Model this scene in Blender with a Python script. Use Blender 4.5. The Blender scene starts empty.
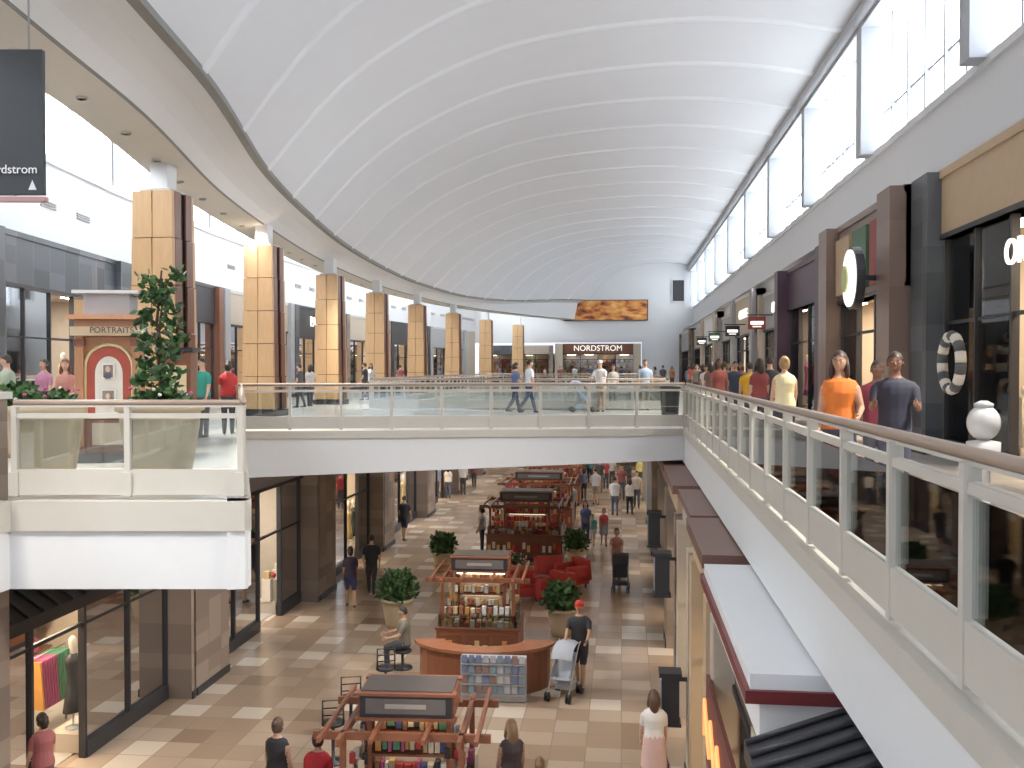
import bpy, math, random
from mathutils import Vector, Matrix
from mathutils.kdtree import KDTree
R=random.Random(11)
sin,cos,pi=math.sin,math.cos,math.pi
EYE=6.6; TH=math.radians(6.6); FPX=950.0
UP=5.1
scene=bpy.context.scene
COL=scene.collection

# ------------------------------------------------------------- helpers
def at(px,d,z=0.0):
    xc=(px-512)/FPX*d
    return Vector((xc*cos(TH)-d*sin(TH), xc*sin(TH)+d*cos(TH), z))
def stand(px,py,z=0.0):
    return at(px,(EYE-z)*FPX/(py-368.0),z)
def setparent(c,p):
    c.parent=p; c.matrix_parent_inverse=p.matrix_basis.inverted()

def mat(name,col,rough=.6,metal=0.0,var=.08,scale=6.0,emis=None,es=0.0,bump=0.0,spec=.5,stretch=None):
    m=bpy.data.materials.new(name); m.use_nodes=True
    nt=m.node_tree; b=nt.nodes['Principled BSDF']
    b.inputs['Roughness'].default_value=rough; b.inputs['Metallic'].default_value=metal
    b.inputs['Specular IOR Level'].default_value=spec
    tc=nt.nodes.new('ShaderNodeTexCoord'); mp=nt.nodes.new('ShaderNodeMapping')
    nt.links.new(tc.outputs['Object'],mp.inputs['Vector'])
    if stretch: mp.inputs['Scale'].default_value=stretch
    n=nt.nodes.new('ShaderNodeTexNoise'); n.inputs['Scale'].default_value=scale; n.inputs['Detail'].default_value=3
    nt.links.new(mp.outputs['Vector'],n.inputs['Vector'])
    mx=nt.nodes.new('ShaderNodeMix'); mx.data_type='RGBA'
    mx.inputs[6].default_value=(*[min(1,c*(1-var)) for c in col],1)
    mx.inputs[7].default_value=(*[min(1,c*(1+var)) for c in col],1)
    nt.links.new(n.outputs['Fac'],mx.inputs[0]); nt.links.new(mx.outputs[2],b.inputs['Base Color'])
    if emis:
        b.inputs['Emission Color'].default_value=(*emis,1); b.inputs['Emission Strength'].default_value=es
    if bump:
        bp=nt.nodes.new('ShaderNodeBump'); bp.inputs['Strength'].default_value=bump; bp.inputs['Distance'].default_value=.02
        nt.links.new(n.outputs['Fac'],bp.inputs['Height']); nt.links.new(bp.outputs['Normal'],b.inputs['Normal'])
    return m
def tilemat(name,cols,size,rough,grout=.03,rot=0.0,gcol=(.2,.16,.13)):
    m=bpy.data.materials.new(name); m.use_nodes=True
    nt=m.node_tree; b=nt.nodes['Principled BSDF']; L=nt.links.new
    b.inputs['Roughness'].default_value=rough
    tc=nt.nodes.new('ShaderNodeTexCoord'); mp=nt.nodes.new('ShaderNodeMapping')
    mp.inputs['Scale'].default_value=(1/size[0],1/size[1],1/size[2]); mp.inputs['Rotation'].default_value=(0,0,rot)
    mp.inputs['Location'].default_value=(.013,.013,.013)
    L(tc.outputs['Object'],mp.inputs['Vector'])
    fl=nt.nodes.new('ShaderNodeVectorMath'); fl.operation='FLOOR'; L(mp.outputs['Vector'],fl.inputs[0])
    wn=nt.nodes.new('ShaderNodeTexWhiteNoise'); L(fl.outputs['Vector'],wn.inputs['Vector'])
    cr=nt.nodes.new('ShaderNodeValToRGB'); cr.color_ramp.interpolation='CONSTANT'
    n=len(cols)
    while len(cr.color_ramp.elements)<n: cr.color_ramp.elements.new(.5)
    tot=sum(w for _,w in cols); a=0
    for e,(c,w) in zip(cr.color_ramp.elements,cols):
        e.position=a/tot; e.color=(*c,1); a+=w
    L(wn.outputs['Value'],cr.inputs['Fac'])
    fr=nt.nodes.new('ShaderNodeVectorMath'); fr.operation='FRACTION'; L(mp.outputs['Vector'],fr.inputs[0])
    sx=nt.nodes.new('ShaderNodeSeparateXYZ'); L(fr.outputs['Vector'],sx.inputs['Vector'])
    prev=None
    for ax in ('X','Y'):
        g=nt.nodes.new('ShaderNodeMath'); g.operation='LESS_THAN'; g.inputs[1].default_value=grout
        L(sx.outputs[ax],g.inputs[0])
        if prev is None: prev=g
        else:
            mm=nt.nodes.new('ShaderNodeMath'); mm.operation='MAXIMUM'; L(prev.outputs[0],mm.inputs[0]); L(g.outputs[0],mm.inputs[1]); prev=mm
    mx=nt.nodes.new('ShaderNodeMix'); mx.data_type='RGBA'; L(prev.outputs[0],mx.inputs[0]); L(cr.outputs['Color'],mx.inputs[6])
    mx.inputs[7].default_value=(*gcol,1)
    L(mx.outputs[2],b.inputs['Base Color'])
    return m
def glassmat(name,tint=(.9,.95,.95),fac=.12):
    m=bpy.data.materials.new(name); m.use_nodes=True
    nt=m.node_tree; nt.nodes.remove(nt.nodes['Principled BSDF']); o=nt.nodes['Material Output']
    t=nt.nodes.new('ShaderNodeBsdfTransparent'); t.inputs['Color'].default_value=(*tint,1)
    g=nt.nodes.new('ShaderNodeBsdfGlossy'); g.inputs['Roughness'].default_value=.03
    fz=nt.nodes.new('ShaderNodeFresnel'); fz.inputs['IOR'].default_value=1.45
    ad=nt.nodes.new('ShaderNodeMath'); ad.operation='MAXIMUM'; ad.inputs[1].default_value=fac
    nt.links.new(fz.outputs[0],ad.inputs[0])
    mx=nt.nodes.new('ShaderNodeMixShader')
    nt.links.new(ad.outputs[0],mx.inputs[0]); nt.links.new(t.outputs[0],mx.inputs[1]); nt.links.new(g.outputs[0],mx.inputs[2])
    nt.links.new(mx.outputs[0],o.inputs['Surface'])
    return m

WHITE=mat('white_plaster',(.76,.77,.78),.7,var=.02)
VAULT=mat('vault_membrane',(.70,.715,.745),.5,var=.03,scale=.6)
RIBM=mat('vault_rib',(.78,.80,.83),.5,var=.02)
CREAM=mat('cream_metal',(.58,.55,.49),.45,var=.03)
MULL=mat('mullion_grey',(.46,.48,.51),.5,var=.03)
BEIGE=mat('beige_soffit',(.66,.62,.55),.7,var=.03)
TRIM=mat('dark_trim',(.20,.20,.19),.5)
TAUPE=mat('handrail_taupe',(.36,.27,.21),.35,var=.1)
WOOD=mat('maple_cladding',(.62,.39,.20),.4,var=.14,scale=3,stretch=(6,6,.8))
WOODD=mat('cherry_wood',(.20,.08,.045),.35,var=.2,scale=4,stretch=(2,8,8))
WOODM=mat('kiosk_wood',(.27,.10,.05),.35,var=.2,scale=4,stretch=(2,8,8))
STONE=tilemat('stone_cladding',[((.27,.21,.17),3),((.33,.26,.21),3),((.23,.18,.15),2)],(.61,.61,.3),.5,.03)
SLATE=tilemat('slate_cladding',[((.085,.095,.11),3),((.12,.13,.145),2),((.06,.07,.08),2)],(.9,.9,.45),.4,.02)
BROWN=tilemat('brown_granite',[((.27,.19,.15),3),((.24,.165,.13),3)],(1.2,1.2,.6),.3,.015)
DARK=mat('dark_metal',(.035,.035,.04),.4)
PURP=mat('aubergine_paint',(.09,.05,.075),.4)
GREY=mat('grey_panel',(.38,.38,.39),.5)
TAN=mat('tan_panel',(.56,.42,.27),.5,var=.06)
SAND=mat('sandstone_panel',(.52,.45,.36),.6)
GRN=mat('green_panel',(.10,.20,.12),.5); REDP=mat('red_panel',(.34,.07,.06),.5)
FLOORM=tilemat('lower_floor_tiles',[((.42,.305,.22),5),((.53,.41,.31),4),((.47,.35,.255),5),((.72,.62,.51),2.2),((.34,.24,.17),1.5)],(.61,.61,50),.22,.025,gcol=(.34,.26,.19))
UFLOOR=tilemat('upper_floor_tiles',[((.56,.52,.48),5),((.48,.44,.40),3),((.62,.58,.54),3)],(.61,.61,50),.28,.02,gcol=(.4,.37,.34))
PANE=mat('frosted_daylight_pane',(.8,.85,.9),.5,emis=(.88,.94,1.0),es=5.2)
PANEL_L=mat('frosted_daylight_pane_left',(.8,.85,.9),.5,emis=(.92,.96,1.0),es=8.0)
GLASS=glassmat('rail_glass',(.91,.955,.95),.15)
SGLASS=glassmat('shop_glass',(.90,.93,.93),.07)
WARM=mat('warm_light_panel',(.9,.8,.6),.5,emis=(1,.80,.55),es=14.0)
COOL=mat('cool_light_panel',(.9,.9,.9),.5,emis=(1,.93,.82),es=14.0)
DLT=mat('downlight_lens',(.9,.9,.9),.5,emis=(1,.93,.82),es=2.0)
GLOW=mat('sign_glow',(.9,.9,.85),.5,emis=(1,.95,.85),es=1.2)
OGLOW=mat('orange_neon',(.9,.3,.1),.5,emis=(1,.35,.12),es=1.4)
INT=mat('shop_interior',(.50,.43,.35),.7); INTD=mat('shop_interior_dark',(.16,.13,.11),.7)
PALS={}
def cm(c,rough=.6):
    k=tuple(round(v,2) for v in c)+(rough,)
    if k not in PALS: PALS[k]=mat('paint_%d'%len(PALS),c,rough,var=.1)
    return PALS[k]
GOODS=[cm(c) for c in [(.5,.06,.05),(.7,.6,.45),(.08,.1,.25),(.6,.3,.08),(.75,.72,.68),(.1,.25,.15),(.35,.15,.08),(.55,.4,.2),(.04,.04,.04),(.4,.1,.2)]]
GOODSK=[cm(c) for c in [(.5,.15,.08),(.7,.6,.45),(.6,.3,.08),(.75,.72,.68),(.35,.15,.08),(.55,.4,.2),(.7,.5,.25)]]
GOODSR=[cm(c) for c in [(.55,.04,.03),(.6,.15,.05),(.7,.5,.2),(.35,.03,.03),(.75,.7,.6)]]
SHOE=cm((.05,.04,.04))
FORM=cm((.70,.62,.52))

class B:
    def __init__(s): s.v=[];s.f=[];s.mi=[];s.sm=[];s.mats=[];s.M=Matrix()
    def m(s,mt):
        if mt not in s.mats: s.mats.append(mt)
        return s.mats.index(mt)
    def add(s,vs,fs,mt,smooth=False):
        o=len(s.v); s.v+= [s.M@Vector(v) for v in vs]; k=s.m(mt)
        for f in fs: s.f.append([o+i for i in f]); s.mi.append(k); s.sm.append(smooth)
    def box(s,c,d,mt,rz=0.0,rx=0.0):
        c=Vector(c); hx,hy,hz=d[0]/2,d[1]/2,d[2]/2
        Rm=Matrix.Rotation(rz,3,'Z')@Matrix.Rotation(rx,3,'X')
        vs=[c+Rm@Vector((x,y,z)) for z in(-hz,hz) for x,y in((-hx,-hy),(hx,-hy),(hx,hy),(-hx,hy))]
        s.add(vs,[(3,2,1,0),(4,5,6,7),(0,1,5,4),(1,2,6,5),(2,3,7,6),(3,0,4,7)],mt)
    def bx(s,x0,x1,y0,y1,z0,z1,mt): s.box(((x0+x1)/2,(y0+y1)/2,(z0+z1)/2),(abs(x1-x0),abs(y1-y0),abs(z1-z0)),mt)
    def taper(s,c,d0,d1,h,mt):
        vs=[]
        for z,d in((0,d0),(h,d1)):
            for x,y in((-1,-1),(1,-1),(1,1),(-1,1)): vs.append((c[0]+x*d[0]/2,c[1]+y*d[1]/2,c[2]+z))
        s.add(vs,[(3,2,1,0),(4,5,6,7),(0,1,5,4),(1,2,6,5),(2,3,7,6),(3,0,4,7)],mt)
    def prism(s,poly,z0,z1,mt):
        n=len(poly); z0s=z0 if isinstance(z0,(list,tuple)) else [z0]*n; z1s=z1 if isinstance(z1,(list,tuple)) else [z1]*n
        vs=[(p[0],p[1],z0s[i]) for i,p in enumerate(poly)]+[(p[0],p[1],z1s[i]) for i,p in enumerate(poly)]
        fs=[list(range(n))[::-1],list(range(n,2*n))]+[(i,(i+1)%n,n+(i+1)%n,n+i) for i in range(n)]
        s.add(vs,fs,mt)
    def tube(s,pts,rs,mt,n=8,smooth=True,closed=False):
        pts=[Vector(p) for p in pts]
        if not isinstance(rs,(list,tuple)): rs=[rs]*len(pts)
        vs=[];N=len(pts)
        for i,p in enumerate(pts):
            if closed: t=(pts[(i+1)%N]-pts[i-1])
            else: t=(pts[min(i+1,N-1)]-pts[max(i-1,0)])
            t.normalize()
            a=Vector((1,0,0)) if abs(t.x)<.8 else Vector((0,1,0))
            u=t.cross(a).normalized(); w=t.cross(u)
            for k in range(n):
                q=2*pi*k/n; vs.append(p+(u*cos(q)+w*sin(q))*rs[i])
        fs=[]
        for i in range(N if closed else N-1):
            j=(i+1)%N
            for k in range(n): fs.append((i*n+k,i*n+(k+1)%n,j*n+(k+1)%n,j*n+k))
        if not closed: fs+= [list(range(n))[::-1],list(range((N-1)*n,N*n))]
        s.add(vs,fs,mt,smooth)
    def lathe(s,c,prof,mt,n=20,smooth=True,sx=1.0,sy=1.0):
        vs=[];fs=[]
        for r,z in prof:
            for k in range(n): q=2*pi*k/n; vs.append((c[0]+r*cos(q)*sx,c[1]+r*sin(q)*sy,c[2]+z))
        for i in range(len(prof)-1):
            for k in range(n): fs.append((i*n+k,i*n+(k+1)%n,(i+1)*n+(k+1)%n,(i+1)*n+k))
        fs+=[list(range(n))[::-1],list(range((len(prof)-1)*n,len(prof)*n))]
        s.add(vs,fs,mt,smooth)
    def ball(s,c,r,mt,n=10,m=7):
        vs=[];fs=[]
        for i in range(m+1):
            a=pi*i/m
            for k in range(n):
                q=2*pi*k/n; vs.append(Vector(c)+Vector((sin(a)*cos(q)*r[0],sin(a)*sin(q)*r[1],cos(a)*r[2])))
        for i in range(m):
            for k in range(n): fs.append((i*n+k,(i+1)*n+k,(i+1)*n+(k+1)%n,i*n+(k+1)%n))
        s.add(vs,fs,mt,True)
    def mesh(s,name):
        me=bpy.data.meshes.new(name); me.from_pydata([tuple(v) for v in s.v],[],s.f)
        for mt in s.mats: me.materials.append(mt)
        me.polygons.foreach_set('material_index',s.mi); me.polygons.foreach_set('use_smooth',s.sm); me.update()
        return me
    def build(s,name,loc=(0,0,0),rz=0.0):
        o=bpy.data.objects.new(name,s.mesh(name)); o.location=loc; o.rotation_euler=(0,0,rz); COL.objects.link(o); return o

def text(name,body,loc,size,rz,mt,parent=None,ext=.02):
    c=bpy.data.curves.new(name,'FONT'); c.body=body; c.size=size; c.extrude=ext; c.align_x='CENTER'; c.align_y='CENTER'
    c.materials.append(mt)
    o=bpy.data.objects.new(name,c); o.location=loc; o.rotation_euler=(pi/2,0,rz); COL.objects.link(o)
    if parent: setparent(o,parent)
    return o

def interp(pts,y):
    if y<=pts[0][0]: return pts[0][1]
    if y>=pts[-1][0]: return pts[-1][1]
    n=len(pts)
    def tan(i):
        a=pts[max(i-1,0)];b=pts[min(i+1,n-1)]; return (b[1]-a[1])/(b[0]-a[0])
    for i in range(n-1):
        if pts[i][0]<=y<=pts[i+1][0]:
            h=pts[i+1][0]-pts[i][0]; t=(y-pts[i][0])/h
            return ((2*t**3-3*t*t+1)*pts[i][1]+(t**3-2*t*t+t)*h*tan(i)+(-2*t**3+3*t*t)*pts[i+1][1]+(t**3-t*t)*h*tan(i+1))
XT=[(-6,-3.6),(5,-5.1),(12.2,-6.4),(16.1,-7.1),(23.1,-8.8),(30,-10.0),(37.6,-11.0),(46,-11.6),(54,-11.7),(66,-10.6),(75,-8.4),(84,-5.0),(88,-3.0)]
ZT=[(-6,11.6),(60,11.6),(66,11.65),(75,12.0),(84,12.7),(88,12.9)]
GT=[(0,0),(.1,.36),(.2,.61),(.35,.84),(.5,.95),(.7,1.0),(.85,.97),(1,.875)]
def vault_pt(y,t,off=0.0):
    x0=interp(XT,y); z0=interp(ZT,y)
    return Vector((x0+(6.5-x0)*t, y, z0+(16.25-z0)*interp(GT,t)-off))

# ------------------------------------------------------------- shell
b=B(); b.bx(-13,9,-6,76,-.2,0,FLOORM); b.build('floor')
b=B()
b.prism([(-22,-6),(-6.75,-6),(-6.75,9.8),(-4.14,10.1),(-8.67,21.1),(-8.9,21.2),(-9,33),(-9,62),(1.55,62),(1.55,90),(-22,90)],4.5,UP,UFLOOR)
b.build('floor_upper_left')
b=B(); b.bx(1.55,10,-6,90,4.5,UP,UFLOOR); b.build('floor_upper_right')
b=B()
b.prism([(-8.95,21.1),(1.55,23.4),(1.55,33),(-8.95,33)],4.5,UP,UFLOOR)
b.prism([(-8.9,20.95),(1.53,23.25),(1.53,23.6),(-8.9,21.3)],[4.06,4.38,4.38,4.06],[4.97,4.97,4.97,4.97],WHITE)
b.prism([(-8.9,20.9),(1.53,23.2),(1.53,23.6),(-8.9,21.3)],4.97,5.14,CREAM)
b.bx(-8.9,1.5,32.8,33.1,4.1,5.14,WHITE)
b.bx(-8.9,1.5,23.6,32.8,4.40,4.5,WHITE)
b.build('bridge')
b=B()
b.bx(1.50,1.72,-6,88,4.3,4.97,WHITE); b.bx(1.46,1.72,-6,88,4.97,5.13,CREAM)
b.bx(1.72,8,-6,76,4.3,4.5,WHITE)
b.build('trim_fascia_right')
b=B()
def fascia(p0,p1,zb,t=.2):
    p0=Vector(p0);p1=Vector(p1); d=(p1-p0).normalized(); n=Vector((-d.y,d.x))
    q=[p0-n*.02,p1-n*.02,p1+n*t,p0+n*t]
    b.prism([tuple(x) for x in q],zb,4.80,WHITE)
    q=[p0-n*.06,p1-n*.06,p1+n*t,p0+n*t]
    b.prism([tuple(x) for x in q],4.80,5.13,CREAM)
fascia((-6.75,9.8),(-4.14,10.1),4.15); fascia((-4.14,10.1),(-8.75,21.1),4.15)
fascia((-6.75,-6),(-6.75,9.8),4.15); fascia((-9,33.1),(-9,62),4.15); fascia((-9,62),(1.5,62),4.15)
b.prism([(-12,-6),(-6.9,-6),(-6.9,9.9),(-4.35,10.2),(-8.8,21.1),(-9.1,62),(-12,62)],4.38,4.5,WHITE)
b.bx(-9,1.5,62.2,76,4.38,4.5,WHITE)
b.build('trim_fascia_left')

# vault
b=B(); ny=94; nt_=24; vs=[];fs=[]
for i in range(ny+1):
    y=-6+94.0*i/ny
    for j in range(nt_+1): vs.append(vault_pt(y,j/nt_))
for i in range(ny):
    for j in range(nt_):
        a=i*(nt_+1)+j; fs.append((a,a+1,a+nt_+2,a+nt_+1))
b.add(vs,fs,VAULT,True)
y=-4.0
while y<87:
    vs=[];fs=[]
    for j in range(nt_+1):
        t=j/nt_
        for yy,o in((y-.18,-.02),(y-.14,.05),(y+.14,.05),(y+.18,-.02)): vs.append(vault_pt(yy,t,o))
    for j in range(nt_):
        for k in range(3): a=j*4+k; fs.append((a,a+1,a+5,a+4))
    b.add(vs,fs,RIBM,True); y+=3.85
b.build('ceiling')
XW=[(-6,-11.0),(11,-13.5),(20,-15.0),(29,-16.3),(38,-17.1),(48,-17.6),(57,-17.5),(66,-16.9),(75,-15.9),(84,-14.4),(88,-13.6)]
b=B(); ys=[-6+94*i/94 for i in range(95)]
def sweep(f0,f1,mt,sm=True):
    vs=[];fs=[]
    for y in ys: vs+=[f0(y),f1(y)]
    for i in range(len(ys)-1): fs.append((2*i,2*i+1,2*i+3,2*i+2))
    b.add(vs,fs,mt,sm)
P=lambda dx,dz: (lambda y:(interp(XT,y)-dx,y,interp(ZT,y)+dz))
Q=lambda dx,z: (lambda y:(interp(XT,y)-dx,y,z))
sweep(P(0,0),P(0,-.12),TRIM); sweep(P(0,-.12),P(.18,-.12),TRIM); sweep(P(.18,-.12),P(.18,-.04),TRIM)
sweep(P(.18,-.04),P(.6,-.15),WHITE); sweep(P(.6,-.15),P(1.0,-.32),WHITE); sweep(P(1.0,-.32),Q(1.3,11.1),WHITE)
sweep(Q(1.3,11.1),Q(1.34,11.06),TRIM); sweep(Q(1.34,11.06),Q(2.5,11.06),BEIGE); sweep(Q(2.5,11.06),Q(2.5,11.35),WHITE); sweep(Q(2.5,11.35),Q(2.5,15.4),WHITE)
sweep(Q(2.5,15.4),lambda y:(interp(XW,y)-.2,y,15.4),WHITE)
b.build('trim_cornice_left')
b=B(); y=1.0
while y<84:
    x=interp(XT,y)-2.0; b.lathe((x,y,11.03),[(.07,0),(.07,.04)],DLT,12); b.lathe((x,y,11.02),[(.09,.0),(.09,.05),(.07,.05),(.07,0)],CREAM,12); y+=2.3
b.build('recessed_downlights')

# right clerestory
b=B()
b.bx(6.5,6.8,-6,88,10.0,12.1,WHITE); b.bx(6.42,6.8,-6,88,12.0,12.16,WHITE)
b.bx(6.1,6.8,-6,88,15.35,15.75,MULL); b.tube([(6.05,-6,15.62),(6.05,88,15.62)],.16,MULL,12)
b.build('wall_right')
b=B(); b.bx(6.72,6.78,-6,88,12.1,15.5,PANE); b.build('window_1')
b=B(); y=2.6-7.7
while y<88:
    b.bx(6.1,6.62,y-.26,y+.26,12.1,15.4,MULL)
    for k in range(1,6): b.bx(6.58,6.72,y+k*1.283-.04,y+k*1.283+.04,12.1,15.4,MULL)
    b.bx(6.66,6.72,y,y+7.7,13.1,13.16,MULL)
    y+=7.7
b.build('trim_mullions_right')
nodes=[(interp(XW,y),y) for y in(-6,2,11,20,29,38,48,57,66,75,84,88)]
bw=B();bp_=B();bm=B()
for (x0,y0),(x1,y1) in zip(nodes[:-1],nodes[1:]):
    bw.prism([(x0,y0),(x1,y1),(x1-.3,y1),(x0-.3,y0)],10.0,12.3,WHITE)
    bw.prism([(x0+.12,y0),(x1+.12,y1),(x1-.3,y1),(x0-.3,y0)],12.2,12.4,WHITE)
    bp_.prism([(x0-.12,y0),(x1-.12,y1),(x1-.18,y1),(x0-.18,y0)],12.3,15.4,PANEL_L)
    n=6
    for k in range(n+1):
        t=k/n; x=x0+(x1-x0)*t;y=y0+(y1-y0)*t
        bm.box((x-.06,y,13.8),(.14,.08 if k else .35,3.2),WHITE)
    for k in range(1,4):
        t=k/4; x=x0+(x1-x0)*t;y=y0+(y1-y0)*t; ang=math.atan2(y1-y0,x1-x0)
        for j in range(3): bw.box((x+.02,y,11.0+j*.07),(.9,.04,.035),GREY,rz=ang)
bw.build('wall_left'); bp_.build('window_2'); bm.build('trim_mullions_left')
b=B(); b.prism([(nodes[-2][0],84.3),(nodes[-1][0],87.6),(nodes[-1][0]-.3,87.6),(nodes[-2][0]-.3,84.3)],UP,9.95,SAND); b.build('wall_corner')
b=B()
b.bx(-18,1.8,88,88.3,8.95,16.5,WHITE); b.bx(1.8,8,88,88.3,UP,16.5,WHITE)
b.build('wall_far')
b=B(); b.bx(-13,9,76,76.2,0,4.5,INT); b.build('wall_far_lower')
b=B(); b.bx(4.55,5.6,87.9,87.98,12.7,14.6,DARK)
for a in(4.5,5.6): b.bx(a,a+.08,87.84,87.98,12.65,14.65,WHITE)
b.bx(4.5,5.68,87.84,87.98,12.6,12.7,WHITE); b.bx(4.5,5.68,87.84,87.98,14.6,14.7,WHITE); b.build('window_3')

def paintmat():
    m=bpy.data.materials.new('landscape_mural'); m.use_nodes=True; nt=m.node_tree; bs=nt.nodes['Principled BSDF']
    tc=nt.nodes.new('ShaderNodeTexCoord'); n=nt.nodes.new('ShaderNodeTexNoise'); n.inputs['Scale'].default_value=.9; n.inputs['Detail'].default_value=6
    mp=nt.nodes.new('ShaderNodeMapping'); mp.inputs['Scale'].default_value=(1,1,2.2)
    nt.links.new(tc.outputs['Object'],mp.inputs[0]); nt.links.new(mp.outputs[0],n.inputs['Vector'])
    cr=nt.nodes.new('ShaderNodeValToRGB'); e=cr.color_ramp.elements; e[0].position=.34;e[0].color=(.12,.05,.04,1);e[1].position=.66;e[1].color=(.95,.62,.22,1)
    for p,c in((.41,(.45,.12,.05,1)),(.49,(.80,.30,.07,1)),(.57,(.88,.42,.12,1))):
        q=e.new(p); q.color=c
    nt.links.new(n.outputs['Fac'],cr.inputs[0]); nt.links.new(cr.outputs[0],bs.inputs['Base Color']); return m
b=B(); b.bx(-5.3,2.3,87.86,87.93,11.0,12.8,paintmat())
for z in(10.95,12.8): b.bx(-5.36,2.36,87.82,87.97,z,z+.06,DARK)
for x in(-5.36,2.3): b.bx(x,x+.06,87.82,87.97,10.95,12.86,DARK)
b.build('wall_mural')

# ------------------------------------------------------------- wood columns
for i,(x,y) in enumerate([(-10.0,19.9),(-11.2,28.9),(-12.0,38.3),(-12.5,47.8),(-12.4,57),(-11.8,66.1),(-10.8,75.4),(-9.2,84.4)]):
    b=B(); h=5.36
    b.box((0,0,.1),(1.15,1.15,.2),DARK); b.taper((0,0,.2),(.86,.86),(.78,.78),h-.25,DARK)
    b.box((0,0,5.68),(.40,.40,.64),WHITE)
    for k in range(5):
        z0=.22+k*(h-.25)/5; hh=(h-.25)/5-.02; w=1.06-.03*k; w2=1.06-.03*(k+1)
        for sx in(-1,1):
            b.taper((sx*w/4,-w/2+.05,z0),(w/2-.015,.12),(w2/2-.015,.12),hh,WOOD); b.taper((sx*w/4,w/2-.05,z0),(w/2-.02,.12),(w2/2-.02,.12),hh,WOOD)
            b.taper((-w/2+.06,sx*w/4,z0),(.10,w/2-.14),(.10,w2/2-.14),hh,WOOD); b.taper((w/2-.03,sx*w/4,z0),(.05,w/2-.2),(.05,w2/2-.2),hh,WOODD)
    b.box((.0,0,h-.02),(.7,.7,.08),CREAM)
    b.build('wood_clad_column',(x,y,UP),rz=-.05)

# ------------------------------------------------------------- railings
def railing(name,p0,p1,z=UP,step=1.2,cap=TAUPE):
    p0=Vector((*p0,0));p1=Vector((*p1,0)); d=p1-p0; L=d.length; n=max(1,round(L/step)); b=B()
    b.bx(0,L,-.03,.03,.06,.34,CREAM)
    b.bx(0,L,-.025,.025,.91,.965,CREAM)
    b.tube([(0,-.02,1.085),(L,-.02,1.085)],.034,cap,10)
    b.bx(0,L,-.045,.005,1.035,1.055,CREAM)
    for i in range(n+1):
        x=L*i/n
        b.box((x,-.0,.54),(.06,.08,1.02),CREAM); b.box((x,-.045,.18),(.10,.03,.26),CREAM)
    for i in range(n):
        b.bx(L*i/n+.05,L*(i+1)/n-.05,-.007,.007,.36,.89,GLASS)
    return b.build(name,(p0.x,p0.y,z+.03),rz=math.atan2(d.y,d.x))
railing('glass_railing',(1.55,-5),(1.55,23.35))
railing('glass_railing',(-8.8,21.05),(1.5,23.32))
railing('glass_railing',(-8.8,32.95),(1.5,32.95))
railing('glass_railing',(-6.72,9.88),(-4.22,10.16))
railing('glass_railing',(-4.22,10.2),(-8.7,20.95))
railing('glass_railing',(-8.95,33.2),(-8.95,61.9))
railing('glass_railing',(1.6,33.1),(1.6,61.9))
railing('glass_railing',(-8.9,62.05),(1.5,62.05))
railing('glass_railing',(-6.8,-5),(-6.8,9.0))
b=B(); b.bx(-7.6,-6.93,9.2,10.05,0,6.25,STONE); b.bx(-7.66,-6.90,9.14,10.1,6.25,6.33,CREAM); b.build('stone_pier')

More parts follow.
